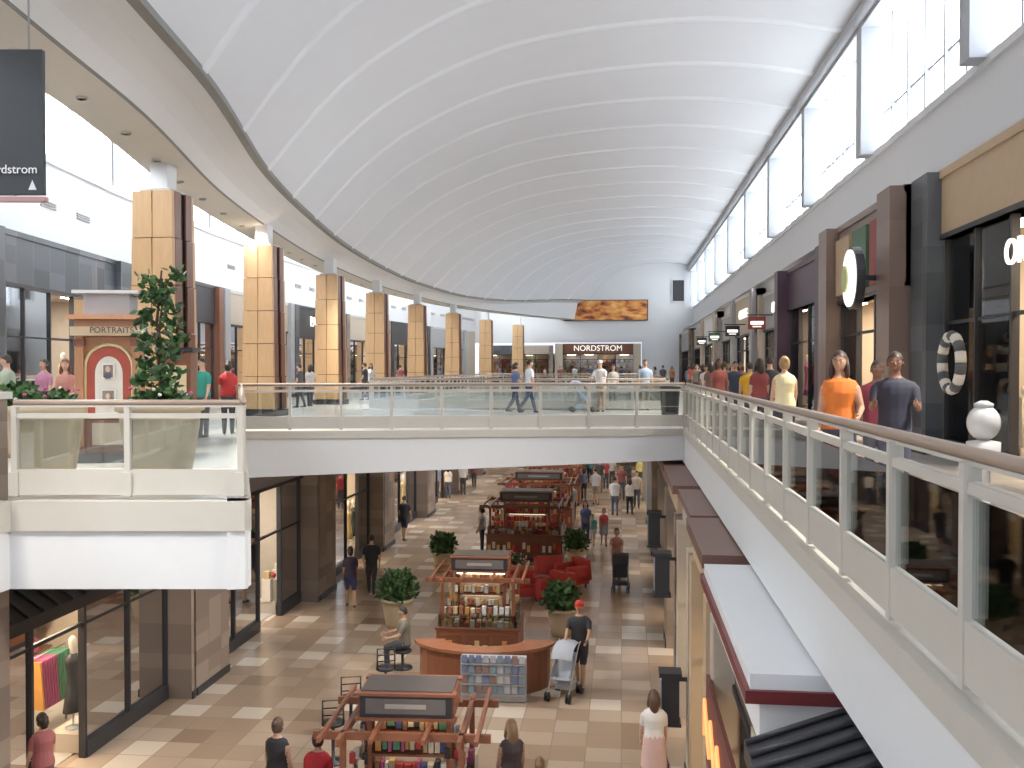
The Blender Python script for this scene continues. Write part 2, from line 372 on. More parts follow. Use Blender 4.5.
# ------------------------------------------------------------- storefronts
def store(name,p0,p1,z0,h,side,hh=2.9,header=WHITE,pier=STONE,pw=.5,pv=.25,kind='shelf',frame=DARK,depth=2.8,lit=COOL,intm=INT,pal=GOODS,sign=None,awn=None,seed=0,smat=None,ssize=.55,spos=None,pl=None,lp=22):
    r=random.Random(seed); p0=Vector((*p0,0));p1=Vector((*p1,0)); U=(p1-p0); L=U.length; U.normalize()
    V=Vector((-U.y,U.x,0))*side
    b=B(); b.M=Matrix(((U.x,V.x,0,0),(U.y,V.y,0,0),(0,0,1,0),(0,0,0,1)))
    g=.02; pl=pw if pl is None else pl
    b.bx(g,L-g,-.3,.06,hh,h,header); b.bx(g,L-g,-.3,.10,h-.14,h,CREAM if header in(WHITE,SAND,GREY) else header)
    b.bx(g,L-g,-.3,.09,hh,hh+.08,frame)
    for u,q in((g,pl),(L-g-pw,pw)): b.bx(u,u+q,-.3,pv,0,h-.02,pier); b.bx(u,u+q,pv,pv+.03,0,.15,DARK)
    a0=pl+g;a1=L-pw-g
    n=max(2,int(round((a1-a0)/1.5))); dk=n//2
    for i in range(n):
        u0=a0+(a1-a0)*i/n;u1=a0+(a1-a0)*(i+1)/n
        b.bx(u0-.03,u0+.03,-.12,.0,0,hh,frame)
        if i==dk:
            b.bx(u0,u1,-.1,-.04,2.25,2.31,frame)
        else:
            b.bx(u0,u1,-.14,.02,0,.28,frame); b.bx(u0+.03,u1-.03,-.07,-.05,.28,hh,SGLASS)
            b.bx(u0,u1,-.1,-.04,2.25,2.30,frame)
            b.bx(u0+.1,u1-.1,-.75,-.2,0.02,.34,intm)
            um=(u0+u1)/2
            if kind=='cloth':
                for q in(-.32,.32):
                    c=r.choice(pal); x=um+q*min(1,(u1-u0)/1.4)
                    b.lathe((x,-.48,.34),[(.14,0),(.14,.015),(.015,.03),(.015,.42)],GREY,10)
                    b.lathe((x,-.48,.34),[(.21,.30),(.17,.55),(.15,.72),(.115,.88),(.14,1.05),(.165,1.15),(.16,1.23),(.06,1.30)],c,12,sx=1.05,sy=.72)
                    b.lathe((x,-.48,.34),[(.05,1.28),(.045,1.36),(.05,1.38),(.075,1.46),(.07,1.55),(.03,1.60)],FORM,10)
            else:
                for q in(-.45,-.15,.15,.45):
                    x=um+q*(u1-u0)*.85; hh2=r.uniform(.35,.75); b.box((x,-.45,.34+hh2/2),(.24,.24,hh2),FORM)
                    c=r.choice(pal); k=r.randrange(3)
                    if k==0: b.lathe((x,-.45,.34+hh2),[(.05,0),(.09,.06),(.08,.16),(.03,.22),(.04,.26)],c,10)
                    elif k==1: b.box((x,-.45,.34+hh2+.10),(.18,.14,.20),c)
                    else: b.ball((x,-.45,.34+hh2+.09),(.09,.09,.09),c,10,6)
            b.box((um,-.3,hh-.03),((u1-u0)*.5,.06,.03),lit)
    b.bx(a1-.03,a1+.03,-.12,0,0,hh,frame)
    b.bx(g,L-g,-depth,-.3,0,.02,UFLOOR); b.bx(g,L-g,-depth,-.3,hh+.1,hh+.16,intm)
    b.bx(g,L-g,-depth-.1,-depth,0,hh+.1,intm); b.bx(g,g+.08,-depth,-.3,0,hh+.1,intm); b.bx(L-g-.08,L-g,-depth,-.3,0,hh+.1,intm)
    u=a0+.6
    while u<a1-.4:
        b.box((u,-.8,hh+.07),(.55,.12,.03),lit); b.box((u,-2.2,hh+.07),(.55,.12,.03),lit); u+=1.7
    for z in(.5,1.0,1.5,2.0):
        b.bx(a0+.1,a1-.1,-depth,-depth+.4,z,z+.03,WOODD if intm is not INTD else DARK)
        u=a0+.2
        while u<a1-.4:
            w=r.uniform(.12,.35); hgt=r.uniform(.15,.38)
            if r.random()<.85: b.box((u+w/2,-depth+.22,z+.03+hgt/2),(w*.85,.26,hgt),r.choice(pal))
            u+=w+.04
    u=a0+.3
    while u<a1-1.4:
        if kind=='cloth':
            b.tube([(u,-1.35,0),(u,-1.35,1.45),(u+1.1,-1.35,1.45),(u+1.1,-1.35,0)],.02,GREY,6)
            x=u+.08; c=r.choice(pal)
            while x<u+1.05:
                if r.random()<.2: c=r.choice(pal)
                b.taper((x,-1.35,.55),(.05,.46),(.04,.34),.85,c); x+=.075
        else:
            b.box((u+.55,-1.35,.4),(1.1,.6,.8),r.choice([WOODD,WOODM,intm]))
            for k in range(5): b.box((u+.15+k*.2,-1.35+r.uniform(-.15,.15),.8+.12),(.13,.16,.24),r.choice(pal))
        u+=2.0
    o=b.build(name,(p0.x,p0.y,z0))
    if p0.y<60 and p0.y>-3:   # added area fill that brightens the shop interior
        l=bpy.data.lights.new('shop_fill_light','AREA'); l.shape='RECTANGLE'; l.size=L*.7; l.size_y=.35; l.energy=lp*L; l.color=(1,.84,.62) if lit is WARM else (1,.94,.84)
        lo=bpy.data.objects.new('shop_fill_light',l); c=(p0+p1)/2-V*1.35; lo.location=(c.x,c.y,z0+hh+.02); lo.rotation_euler=(0,0,math.atan2(U.y,U.x)); COL.objects.link(lo); setparent(lo,o)
    if awn:
        bb=B(); bb.M=b.M
        N=int(L/.35); A_=awn
        bb.add([(pl,.07,hh+.7),(L-pw,.07,hh+.7),(L-pw,1.0,hh+.1),(pl,1.0,hh+.1),(L-pw,1.0,hh-.08),(pl,1.0,hh-.08)],[(0,1,2,3),(3,2,4,5)],A_)
        for k in range(N):
            u=pl+(L-pl-pw)*k/N; bb.tube([(u,.07,hh+.72),(u,1.0,hh+.12)],.02,A_,5)
        c=bb.build('awning',(p0.x,p0.y,z0)); setparent(c,o)
    if sign:
        mid=(p0+p1)/2+V*.12; rz=math.atan2(V.y,V.x)+pi/2
        L3=Vector(spos) if spos else Vector((mid.x,mid.y,z0+(hh+h)/2+.05))
        text('sign_letters',sign,L3,ssize,rz,smat or GLOW,o)
    return o
US=UP
store('apparel_storefront',(5.5,-5),(5.5,9.1),US,4.85,1,header=GREY,pier=STONE,kind='cloth',seed=19)
store('jewelry_storefront',(5.5,9.2),(5.5,18.0),US,4.88,1,hh=3.7,header=TAN,pier=SLATE,pw=.9,pv=.3,kind='shelf',intm=INT,lit=WARM,sign='ORO',smat=GLOW,seed=1,ssize=.52,spos=(5.38,13.6,8.2),pal=GOODSK,lp=45)
store('shoe_storefront',(5.2,18.05),(5.2,24.4),US,4.85,1,hh=3.0,header=BROWN,pier=BROWN,pw=.9,pv=.35,kind='shelf',lit=WARM,seed=2,lp=45)
store('boutique_storefront',(5.3,24.5),(5.3,31.6),US,4.6,1,hh=3.3,header=PURP,pier=PURP,pw=.6,pv=.4,kind='cloth',intm=INTD,lit=WARM,seed=3,lp=40)
store('gift_storefront',(5.6,31.7),(5.6,38.8),US,4.4,1,header=GREY,pier=SAND,kind='shelf',seed=4,sign='GIFTS',lp=40)
store('apparel_storefront',(5.4,38.9),(5.4,46.5),US,4.7,1,header=SAND,pier=GREY,pw=.7,kind='cloth',seed=5,sign='CLOTHING',lp=40)
store('book_storefront',(5.6,46.6),(5.6,54.5),US,4.3,1,header=GREY,pier=GREY,kind='shelf',lit=WARM,seed=6,lp=40)
store('apparel_storefront',(5.4,54.6),(5.4,64),US,4.7,1,header=WHITE,pier=SAND,pw=.8,kind='cloth',seed=7)
store('toy_storefront',(5.6,64.1),(5.6,75),US,4.4,1,header=SAND,pier=STONE,kind='shelf',seed=8)
store('apparel_storefront',(5.4,75.1),(5.4,87.5),US,4.6,1,header=GREY,pier=STONE,kind='cloth',seed=9)
b=B(); b.bx(5.5,6.49,-6,87.9,10.02,10.12,WHITE); b.bx(5.75,6.49,-6,87.9,9.4,10.02,WHITE); b.build('trim_ledge_right')
styles=[dict(header=SLATE,pier=SLATE,kind='cloth',lit=COOL,hh=3.3),dict(header=SLATE,pier=SLATE,kind='cloth',lit=COOL,hh=3.6),
 dict(header=SLATE,pier=SLATE,kind='cloth',lit=COOL,hh=3.3),dict(header=SLATE,pier=SLATE,kind='cloth',lit=COOL,hh=3.5,pw=.9),
 dict(header=DARK,pier=WOODD,kind='shelf',lit=WARM,hh=3.3,sign='buckle',ssize=.8),dict(header=SAND,pier=GREY,kind='cloth',hh=3.3),
 dict(header=DARK,pier=SLATE,kind='cloth',lit=WARM,hh=3.1,sign='PACSHOP',ssize=.8),dict(header=SAND,pier=STONE,kind='shelf',hh=3.2),dict(header=DARK,pier=DARK,kind='cloth',lit=WARM,hh=3.2),
 dict(header=GREY,pier=GREY,kind='shelf',hh=3.1)]
nms=['apparel_storefront','apparel_storefront','fashion_storefront','lingerie_storefront','surf_storefront','card_storefront','shoe_storefront','music_storefront','apparel_storefront','candy_storefront']
for i,((x0,y0),(x1,y1)) in enumerate(zip(nodes[:-2],nodes[1:-1])):
    o=.4; st=dict(pw=.6); st.update(styles[i])
    store(nms[i],(x0+o,y0+.05),(x1+o,y1-.05),US,4.86,-1,seed=30+i,lp=30,**st)
LDK=mat('storefront_bronze',(.12,.09,.07),.5)
ll=[(-5,9,dict(header=LDK,pier=STONE,kind='cloth',lit=WARM,hh=3.3)),(9.1,18.1,dict(header=LDK,pier=STONE,kind='cloth',lit=WARM,hh=3.1,awn=DARK,pw=.12)),
 (18.15,26.0,dict(header=GREY,pier=STONE,kind='shelf',lit=COOL,hh=3.5,pw=.12,pl=1.6)),(26.05,33.4,dict(header=SAND,pier=STONE,kind='cloth',lit=WARM,hh=3.2,pw=.12,pl=1.5)),
 (33.45,41.2,dict(header=GREY,pier=STONE,kind='cloth',lit=COOL,hh=3.3,pw=.12,pl=1.5)),(41.25,49.2,dict(header=SAND,pier=STONE,kind='shelf',lit=WARM,hh=3.2,pw=.12,pl=1.5)),
 (49.25,58,dict(header=GREY,pier=STONE,kind='shelf',hh=3.2,pw=.12,pl=1.5)),(58.1,66,dict(header=SAND,pier=STONE,kind='cloth',lit=WARM,hh=3.2)),(66.1,75.8,dict(header=GREY,pier=STONE,kind='cloth',hh=3.2))]
for i,(a,c,k) in enumerate(ll):
    kk=dict(pw=.75); kk.update(k)
    store('lower_level_storefront',(-9.0,a),(-9.0,c),0,4.05,-1,seed=50+i,pv=.5,lp=30,**kk)
CAPB=mat('brown_capstone',(.20,.11,.09),.4); REDE=mat('oxblood_edge',(.17,.03,.03),.4)
lr=[(-5,3.3),(3.4,7.2),(7.4,11.5),(12.0,15.0),(15.2,18.5),(19,23),(23.2,28),(28.2,34),(34.2,41),(41.2,48),(48.2,55),(55.2,65),(65.2,75.8)]
for i,(a,c) in enumerate(lr):
    hd=[WHITE,DARK,LDK,SAND,TAN,SAND,GREY,SAND,DARK,SAND,GREY,TAN,SAND][i]; pr=[STONE,DARK,SAND,TAN,SAND,STONE,SAND,STONE,GREY,SAND,STONE,SAND,STONE][i]
    s=store('lower_level_storefront',(1.35,a),(1.35,c),0,3.7,1,hh=2.9,header=hd,pier=pr,pw=.45,pv=.3,kind=['cloth','shelf'][i%2],seed=80+i,lit=WARM,intm=INT,lp=18)
    b=B()
    if i==2:
        b.bx(.98,2.3,a,c,4.14,4.26,WHITE); b.bx(.94,2.3,a-.04,c+.04,4.04,4.14,REDE); b.bx(1.06,2.3,a+.06,c-.06,3.70,4.04,WHITE)
    elif i==1:
        b.add([(1.55,a,4.24),(1.55,c-.4,4.24),(.86,c-.4,3.98),(.86,a,3.98),(.86,c-.4,3.85),(.86,a,3.85),(1.55,c-.4,3.85)],[(0,1,2,3),(3,2,4,5),(1,6,4,2)],DARK)
        y=a
        while y<c-.4: b.tube([(1.55,y,4.26),(.86,y,4.0)],.022,DARK,6); y+=.22
        b.bx(1.1,2.0,a,c,3.7,3.84,DARK)
    elif i==4:
        b.bx(1.08,2.3,a,c,4.14,4.27,CAPB); b.bx(1.16,2.3,a+.08,c-.08,3.70,4.14,CREAM)
    else:
        b.bx(1.0,2.3,a,c,4.10,4.27,CAPB); b.bx(1.1,2.3,a+.08,c-.08,3.70,4.10,TAN if i%2 else CREAM)
    q=b.build('canopy'); setparent(q,s)
b=B()
for k in range(5): b.tube([(.98,8.0+k*.7,2.2),(.96,8.35+k*.7,2.75),(.98,8.6+k*.7,2.25)],.022,OGLOW,6)
b.bx(.99,1.03,7.7,11.3,2.0,3.0,cm((.16,.05,.04))); b.build('neon_sign')
for (x,y,z) in((.78,18.6,2.6),(.78,15.4,1.3),(.78,23.2,2.7)):
    b=B(); b.box((0,0,0),(.28,.28,.75),DARK); b.box((0,0,.40),(.36,.36,.07),DARK); b.box((0,0,-.40),(.34,.34,.05),DARK); b.box((.2,0,.3),(.2,.06,.06),DARK)
    b.box((-.15,0,0),(.02,.18,.6),GREY); b.build('wall_lantern',(x,y,z))

b=B()
pts=[(cos(a)*.60,sin(a)*.66) for a in [2*pi*k/32 for k in range(32)]]
def disc(x0,x1,c,sc,mt):
    vs=[(x0,c[0]+p[0]*sc,c[1]+p[1]*sc) for p in pts]+[(x1,c[0]+p[0]*sc,c[1]+p[1]*sc) for p in pts]; n=32
    b.add(vs,[list(range(n)),list(range(n,2*n))]+[(i,(i+1)%n,n+(i+1)%n,n+i) for i in range(n)],mt)
disc(4.42,4.58,(19.2,8.35),.92,DARK); disc(4.38,4.42,(19.2,8.35),.84,GLOW); disc(4.35,4.38,(19.42,8.35),.40,cm((.62,.68,.35)))
b.bx(5.05,5.13,18.98,20.3,8.3,9.6,REDP); b.bx(5.05,5.13,20.6,21.8,8.3,9.6,GRN); b.bx(5.05,5.13,22.1,23.4,8.3,9.6,TAN); b.bx(4.5,5.13,19.15,19.25,8.3,8.4,DARK)
b.build('round_shop_sign')
b=B()
for k in range(16):
    a0=2*pi*k/16;a1=2*pi*(k+1)/16
    b.tube([(0,cos(a)*.42,sin(a)*.42) for a in(a0,(a0+a1)/2,a1)],.085,cm((.75,.72,.65)) if k%2 else cm((.12,.12,.14)),8)
b.box((0.1,0,.3),(.25,.04,.04),DARK)
b.build('ring_wreath',(5.1,15.5,6.68))
for (y,c) in((34.5,REDP),(42,DARK),(50,GRN),(58,DARK)):
    b=B(); b.box((0,0,0),(.6,.08,.45),c); b.box((.1,0,.28),(.9,.04,.04),DARK); b.box((-.0,-.045,0),(.45,.01,.12),GLOW); b.box((.0,-.045,-.13),(.3,.01,.04),GLOW); b.build('blade_sign',(4.75,y,8.2))

o=store('department_store_entrance',(-6.15,87.75),(1.75,87.75),US,3.75,-1,hh=2.75,header=WOODD,pier=SAND,pw=.7,pv=.3,kind='shelf',lit=WARM,intm=INT,seed=99,sign='NORDSTROM',smat=mat('white_letters',(.9,.88,.8),.5,emis=(1,.95,.85),es=.8),ssize=.72)
for i,(x,m_) in enumerate([(-13.0,SLATE),(-9.6,SAND)]):
    store('department_store_side_shop',(x,87.7),(x+3.3,87.7),US,3.6,-1,hh=2.7,header=m_,pier=STONE,pw=.4,kind='cloth',lit=WARM,seed=120+i)

# ------------------------------------------------------------- hanging sign
b=B(); b.box((0,0,0),(1.15,.08,1.75),cm((.045,.05,.055))); b.box((0,0,-.93),(1.2,.1,.06),cm((.5,.3,.28)))
for sx in(-.4,.4): b.tube([(sx,0,.87),(sx,0,2.75)],.012,GREY,6)
b.add([(.40,-.045,-.82),(.50,-.045,-.82),(.45,-.045,-.70)],[(0,1,2)],cm((.8,.8,.8)))
sp=at(-1,11.6,6.6+2.98); sg=b.build('hanging_directory_sign',sp,rz=TH)
q=at(12,11.53,6.6+2.40); text('sign_letters','nordstrom',q,.15,TH,cm((.85,.85,.85)),sg,.004)

# ------------------------------------------------------------- plants
LEAFS=[mat('leaf_%d'%i,c,.5,var=.2) for i,c in enumerate([(.04,.10,.03),(.06,.15,.04),(.03,.07,.025),(.09,.18,.05)])]
FLW=[cm((.55,.1,.22)),cm((.75,.7,.65))]
POT=mat('terracotta_tan',(.54,.43,.29),.6,var=.08); SOIL=cm((.05,.03,.02)); BARK=cm((.12,.07,.04))
def leaf(b,p,r,s,mt=None):
    d=Vector((r.uniform(-1,1),r.uniform(-1,1),r.uniform(-.5,1))).normalized(); u=d.cross(Vector((r.uniform(-1,1),r.uniform(-1,1),r.uniform(-1,1)))).normalized()
    b.add([p,p+d*s*.35+u*s*.26,p+d*s*.7+u*s*.2,p+d*s,p+d*s*.7-u*s*.2,p+d*s*.35-u*s*.26],[(0,1,2,3,4,5)],mt or r.choice(LEAFS))
def potted(name,loc,pr,ph,shrub,n,ls,seed,tall=None,fl=0):
    r=random.Random(seed); b=B()
    b.lathe((0,0,0),[(pr*.66,0),(pr*.74,ph*.2),(pr*.90,ph*.7),(pr*.93,ph*.88),(pr*1.02,ph*.9),(pr*1.02,ph),(pr*.9,ph),(pr*.88,ph*.93)],POT,28)
    b.lathe((0,0,ph*.9),[(pr*.86,0),(pr*.86,.02)],SOIL,20)
    for k in range(7):
        a=2*pi*k/7; e=Vector((cos(a)*shrub[0]*.6,sin(a)*shrub[0]*.6,ph+shrub[1]*.8)); b.tube([(cos(a)*.06,sin(a)*.06,ph*.9),e*.6+Vector((0,0,ph*.45)),e],[.02,.014,.006],BARK,5)
    for k in range(n+fl):
        a=r.uniform(0,2*pi); q=r.random()**.5; z=r.random()
        rr=shrub[0]*q*math.sqrt(max(.05,1-(z-.35)**2*1.6))
        if k<n: leaf(b,Vector((cos(a)*rr,sin(a)*rr,ph*.92+z*shrub[1])),r,ls)
        else: b.ball((cos(a)*shrub[0]*1.0,sin(a)*shrub[0]*1.0,ph+.05+z*shrub[1]*.8),(.028,.028,.022),r.choice(FLW),6,4)
    if tall:
        st=[(0,0,ph*.8),(.05,.02,ph+tall*.3),(-.04,.0,ph+tall*.6),(.03,0,ph+tall)]
        b.tube(st,[.035,.03,.02,.012],BARK,7); b.tube([(.05,.03,ph*.8),(-.05,.02,ph+tall*.4),(.06,0,ph+tall*.85)],[.025,.02,.01],BARK,6)
        cl=[]
        for k in range(15):
            h_=.10+k*.86/14; side=(-1)**k; cl.append((side*r.uniform(.06,.22)+.03,r.uniform(-.16,.16),h_,r.uniform(.09,.17)))
            b.tube([(0,0,ph+h_*tall-.12),(cl[-1][0],cl[-1][1],ph+h_*tall)],[.012,.006],BARK,5)
        for k in range(640):
            cx,cy,cz,cr_=r.choice(cl); v=Vector((r.gauss(0,1),r.gauss(0,1),r.gauss(0,.8))).normalized()*cr_*r.random()**.4
            leaf(b,Vector((cx+v.x,cy+v.y,ph+cz*tall+v.z)),r,.12)
    return b.build(name,loc)
potted('potted_shrub',at(45,12.2,UP),.49,1.02,(.40,.22),360,.12,1,fl=12)
potted('potted_climbing_plant',at(160,12.3,UP),.54,1.06,(.42,.18),340,.12,2,tall=1.70,fl=12)
for i,(px,py,s) in enumerate([(397,628,1.0),(562,636,.9),(443,572,.85),(576,566,.8)]):
    p=stand(px,py); potted('potted_shrub',p,.42*s,.75*s,(.5*s,.7*s),480,.18,10+i)
potted('potted_fern',at(18,16,UP),.3,.6,(.4,.6),300,.2,40)
potted('flower_bowl',stand(512,578),.4,.45,(.45,.25),200,.12,41,fl=60)

# ------------------------------------------------------------- portrait stand
b=B(); BUR=cm((.40,.08,.05)); OAK=mat('stand_oak',(.42,.20,.10),.4,var=.15,scale=4,stretch=(6,6,1))
b.box((0,0,.08),(1.0,.7,.16),DARK); b.box((0,.1,1.05),(.86,.5,1.9),OAK)
for sx in(-.43,.43):
    b.box((sx,-.16,1.05),(.12,.16,1.9),OAK); b.box((sx,-.16,.2),(.16,.2,.12),WOODD); b.box((sx,-.16,1.9),(.16,.2,.1),WOODD)
b.box((0,-.02,2.08),(1.05,.72,.14),TAN); b.box((0,-.02,2.2),(.95,.62,.12),OAK); b.box((0,-.02,2.3),(1.12,.8,.07),OAK)
b.box((0,-.02,2.5),(.7,.5,.36),GREY); b.box((0,-.02,2.7),(1.0,.7,.05),GREY)
arch=[(-.34,.72),(.34,.72),(.34,1.50)]+[(.34*cos(a),1.50+.34*sin(a)) for a in [pi*k/12 for k in range(1,12)]]+[(-.34,1.50)]
b.add([(x,-.165,z) for x,z in arch],[list(range(len(arch)))],BUR)
b.add([(x*.62,-.175,1.12+(z-1.15)*.82) for x,z in arch],[list(range(len(arch)))],cm((.70,.66,.58)))
b.tube([(x*1.06,-.17,1.15+(z-1.15)*1.05) for x,z in arch],.025,cm((.7,.6,.35)),6,closed=True)
for z,w in((1.45,.14),(1.02,.17)):
    b.box((0,-.2,z),(w+.05,.03,w*1.4+.05),cm((.80,.77,.70))); b.box((0,-.22,z),(w,.02,w*1.4),cm((.22,.18,.16))); b.ball((0,-.235,z+.03),(.04,.012,.05),cm((.6,.42,.32)),8,6); b.ball((0,-.23,z-.07),(.065,.012,.05),cm((.1,.1,.15)),8,6)
b.box((0,-.18,.45),(.6,.04,.45),WOODD); b.box((0,-.2,.45),(.5,.02,.35),cm((.5,.4,.3)))
pk=b.build('portrait_display_stand',at(112,15.3,UP),rz=.25)
q=at(112,14.88,UP+2.09); text('sign_letters','PORTRAITS',q,.13,.25,DARK,pk,.004)
b=B(); b.box((0,0,.9),(.6,.5,1.8),WOODD); b.box((0,-.27,1.1),(.45,.03,.9),cm((.6,.5,.3))); b.box((0,0,1.85),(.7,.6,.08),DARK); b.build('poster_cabinet',at(178,18.3,UP),rz=.2)
b=B()
b.lathe((0,0,0),[(.17,0),(.2,.05),(.06,.1),(.06,.55),(.12,.6),(.15,.66),(.15,.8),(.05,.82)],cm((.60,.58,.55),.3),16); b.ball((0,0,.98),(.15,.15,.17),cm((.62,.60,.58),.2),16,12); b.lathe((0,0,1.12),[(.08,0),(.09,.04),(.03,.07)],cm((.5,.5,.5),.2),14)
b.build('gumball_machine',at(984,9.0,UP))
b=B(); b.lathe((0,0,0),[(.24,0),(.26,.05),(.31,.85),(.33,.87),(.33,.94),(.22,.97),(.2,.93)],DARK,20); b.lathe((0,0,.3),[(.275,0),(.285,.03)],GREY,20); b.build('trash_bin',at(670,29.5,UP))

# ------------------------------------------------------------- kiosks
GL=glassmat('display_glass',(.85,.9,.9),.1)
LAMP=mat('kiosk_lamp',(.9,.8,.6),.5,emis=(1,.85,.6),es=5)
def kiosk(name,loc,rz,w,dp,h,wood,pal,seed,lit=LAMP,pergola=True,sw=.68):
    r=random.Random(seed); b=B()
    b.box((0,0,.06),(w,dp,.12),DARK)
    for sx,sy,ww,dd in((0,-dp/2+.25,w,.5),(0,dp/2-.25,w,.5),(-w/2+.25,0,.5,dp-1),(w/2-.25,0,.5,dp-1)):
        b.box((sx,sy,.5),(ww,dd,.76),wood); b.box((sx,sy,.90),(ww+.06,dd+.06,.05),WOODD)
        b.box((sx,sy,1.06),(ww-.08,dd-.08,.26),GL)
        n=int(max(ww,dd)/.13)
        for k in range(n):
            t=(k+.5)/n-.5
            for q in(-.12,.12):
                if ww>dd: b.box((sx+t*ww*.9,sy+q,.98),(.09,.11,r.uniform(.06,.18)),r.choice(pal))
                else: b.box((sx+q,sy+t*dd*.9,.98),(.11,.09,r.uniform(.06,.18)),r.choice(pal))
            if ww>dd: b.box((sx+t*ww*.92,sy,1.19+.06),(.09,.10,r.uniform(.08,.2)),r.choice(pal))
        if ww>dd:
            m=int(ww/.5)
            for k in range(m):
                b.box((-w/2+(k+.5)*w/m,sy+(-.26 if sy<0 else .26),.5),(w/m-.1,.03,.55),WOODD)
                for j in range(3): b.box((-w/2+(k+.2+j*.3)*w/m,sy+(-.29 if sy<0 else .29),.45+.1*(j%2)),(.1,.03,.22),r.choice(pal))
    tw=w*.6; td=min(.6,dp*.3)
    for z in(.9,1.2,1.5,1.8):
        b.box((0,.1,z),(tw,td,.03),wood)
        for sy in(-1,1):
            u=-tw/2+.06
            while u<tw/2-.08:
                ww=r.uniform(.05,.12); b.box((u+ww/2,.1+sy*td*.3,z+.02+.1),(ww*.8,.12,r.uniform(.08,.2)),r.choice(pal)); u+=ww
    b.box((0,.1,1.4),(tw,.04,1.1),CREAM)
    b.box((0,.1-td*.45,1.99),(tw,.06,.04),lit); b.box((0,.1+td*.45,1.99),(tw,.06,.04),lit)
    for z in (1.47,1.77): b.box((0,.1-td*.30,z),(tw*.8,.02,.015),lit)
    for sx in(-1,1):
        for sy in(-1,1): b.box((sx*(w/2-.12),sy*(dp/2-.12),(h)/2),(.07,.07,h),wood)
        b.box((sx*tw/2,.1,1.5),(.06,td,1.3),wood)
        for k in range(16):
            b.box((sx*(w/2-.25)+r.uniform(-.12,.12),r.uniform(-dp/2+.5,dp/2-.5),1.25+r.uniform(0,.5)),(.07,.07,.14),r.choice(pal))
        b.tube([(sx*(w/2-.25),0,.9),(sx*(w/2-.25),0,1.85)],.02,GREY,6)
    if pergola:
        for sy in(-1,1): b.box((0,sy*(dp/2-.12),h),(w+.5,.06,.10),wood)
        for sx in(-1,1): b.box((sx*(w/2-.12),0,h),(.06,dp+.3,.10),wood)
        for k in range(4): b.box((-w/2-.1+(w+.2)*k/3,0,h+.07),(.05,dp+.5,.06),wood)
    sh=.30
    for sy in(-1,1):
        y=sy*(dp*.22)
        b.box((0,y,h+.14+sh/2),(w*sw,.08,sh),DARK); b.box((0,y+sy*.045,h+.14+sh/2),(w*sw-.15,.02,sh-.1),cm((.16,.14,.13)))
        b.box((0,y+sy*.058,h+.14+sh/2),(w*sw*.45,.01,.06),cm((.4,.36,.32)))
        for z in(h+.12,h+.14+sh): b.box((0,y,z),(w*sw+.12,.14,.035),wood)
    for sx in(-1,1): b.box((sx*w*sw/2,0,h+.14+sh/2),(.06,dp*.44,sh),wood)
    b.box((0,0,h+.16+sh),(w*sw,dp*.42,.02),cm((.10,.08,.07)))
    return b.build(name,loc,rz)
kiosk('jewelry_kiosk',(-2.78,12.3,0),.05,1.75,1.5,1.95,WOODM,GOODS,1)
kiosk('phone_accessory_kiosk',(-3.15,21.2,0),.03,1.8,1.6,1.95,WOODM,GOODSK,2)
kiosk('souvenir_kiosk',(-3.3,33.2,0),0,2.6,2.2,1.85,WOODD,GOODSR,3)
kiosk('sunglasses_kiosk',(-3.4,39.5,0),0,2.8,2.2,1.85,WOODD,GOODSR,4)
kiosk('candle_kiosk',(-3.4,46.5,0),0,2.8,2.2,1.85,WOODM,GOODSR,5)
kiosk('calendar_kiosk',(-3.5,54,0),0,3.0,2.4,1.85,WOODM,GOODS,6)
b=B(); n=14
for (r0,r1,z0,z1,mt) in((.85,1.25,.0,.86,WOODM),(.78,1.36,.86,.92,mat('counter_top',(.36,.14,.07),.25,var=.15))):
    vs=[]
    for k in range(n+1):
        a=math.radians(-170+165*k/n)
        for rr in(r0,r1):
            for z in(z0,z1): vs.append((rr*1.1*cos(a),rr*.75*sin(a),z))
    fs=[]
    for k in range(n):
        o=4*k; fs+=[(o,o+4,o+5,o+1),(o+2,o+3,o+7,o+6),(o+1,o+5,o+7,o+3),(o,o+2,o+6,o+4)]
    fs+=[(0,1,3,2),(4*n,4*n+2,4*n+3,4*n+1)]
    b.add(vs,fs,mt)
b.box((.3,-1.12,.45),(1.3,.22,.86),cm((.50,.50,.54)))
for iz in range(4):
    b.box((.3,-1.26,.16+iz*.2),(1.28,.06,.02),GREY)
    for ix in range(9): b.box((-.27+ix*.143,-1.25,.26+iz*.2),(.11,.03,.15),R.choice([cm((.2,.25,.4)),cm((.5,.5,.56)),cm((.6,.58,.56)),cm((.3,.2,.18)),cm((.25,.33,.4))]))
b.build('curved_kiosk_counter',(-2.85,19.7,0),.03)

def chair(name,loc,rz,c,wide=.8):
    b=B(); m=cm(c)
    b.box((0,0,.28),(wide,.75,.28),m); b.box((0,-.02,.44),(wide-.26,.62,.12),m); b.box((0,-.36,.55),(wide,.16,.62),m,rx=-.12)
    for sx in(-1,1): b.box((sx*(wide/2-.07),0,.42),(.14,.78,.42),m); b.tube([(sx*(wide/2-.07),-.38,.63),(sx*(wide/2-.07),.38,.63)],.075,m,10)
    for sx in(-1,1):
        for sy in(-1,1): b.tube([(sx*(wide/2-.1),sy*.3,0),(sx*(wide/2-.1),sy*.3,.15)],.03,DARK,6)
    o=b.build(name,loc,rz); md=o.modifiers.new('bevel','BEVEL'); md.width=.035; md.segments=3; return o
for px,py,rz in((556,605,2.6),(572,588,2.2),(524,600,3.4),(548,582,.2)): chair('red_armchair',stand(px,py),rz,(.48,.05,.04))
b=B(); b.lathe((0,0,0),[(.2,0),(.2,.02),(.03,.04),(.03,.5),(.28,.52),(.28,.55)],WOODD,18); b.build('side_table',stand(540,596))
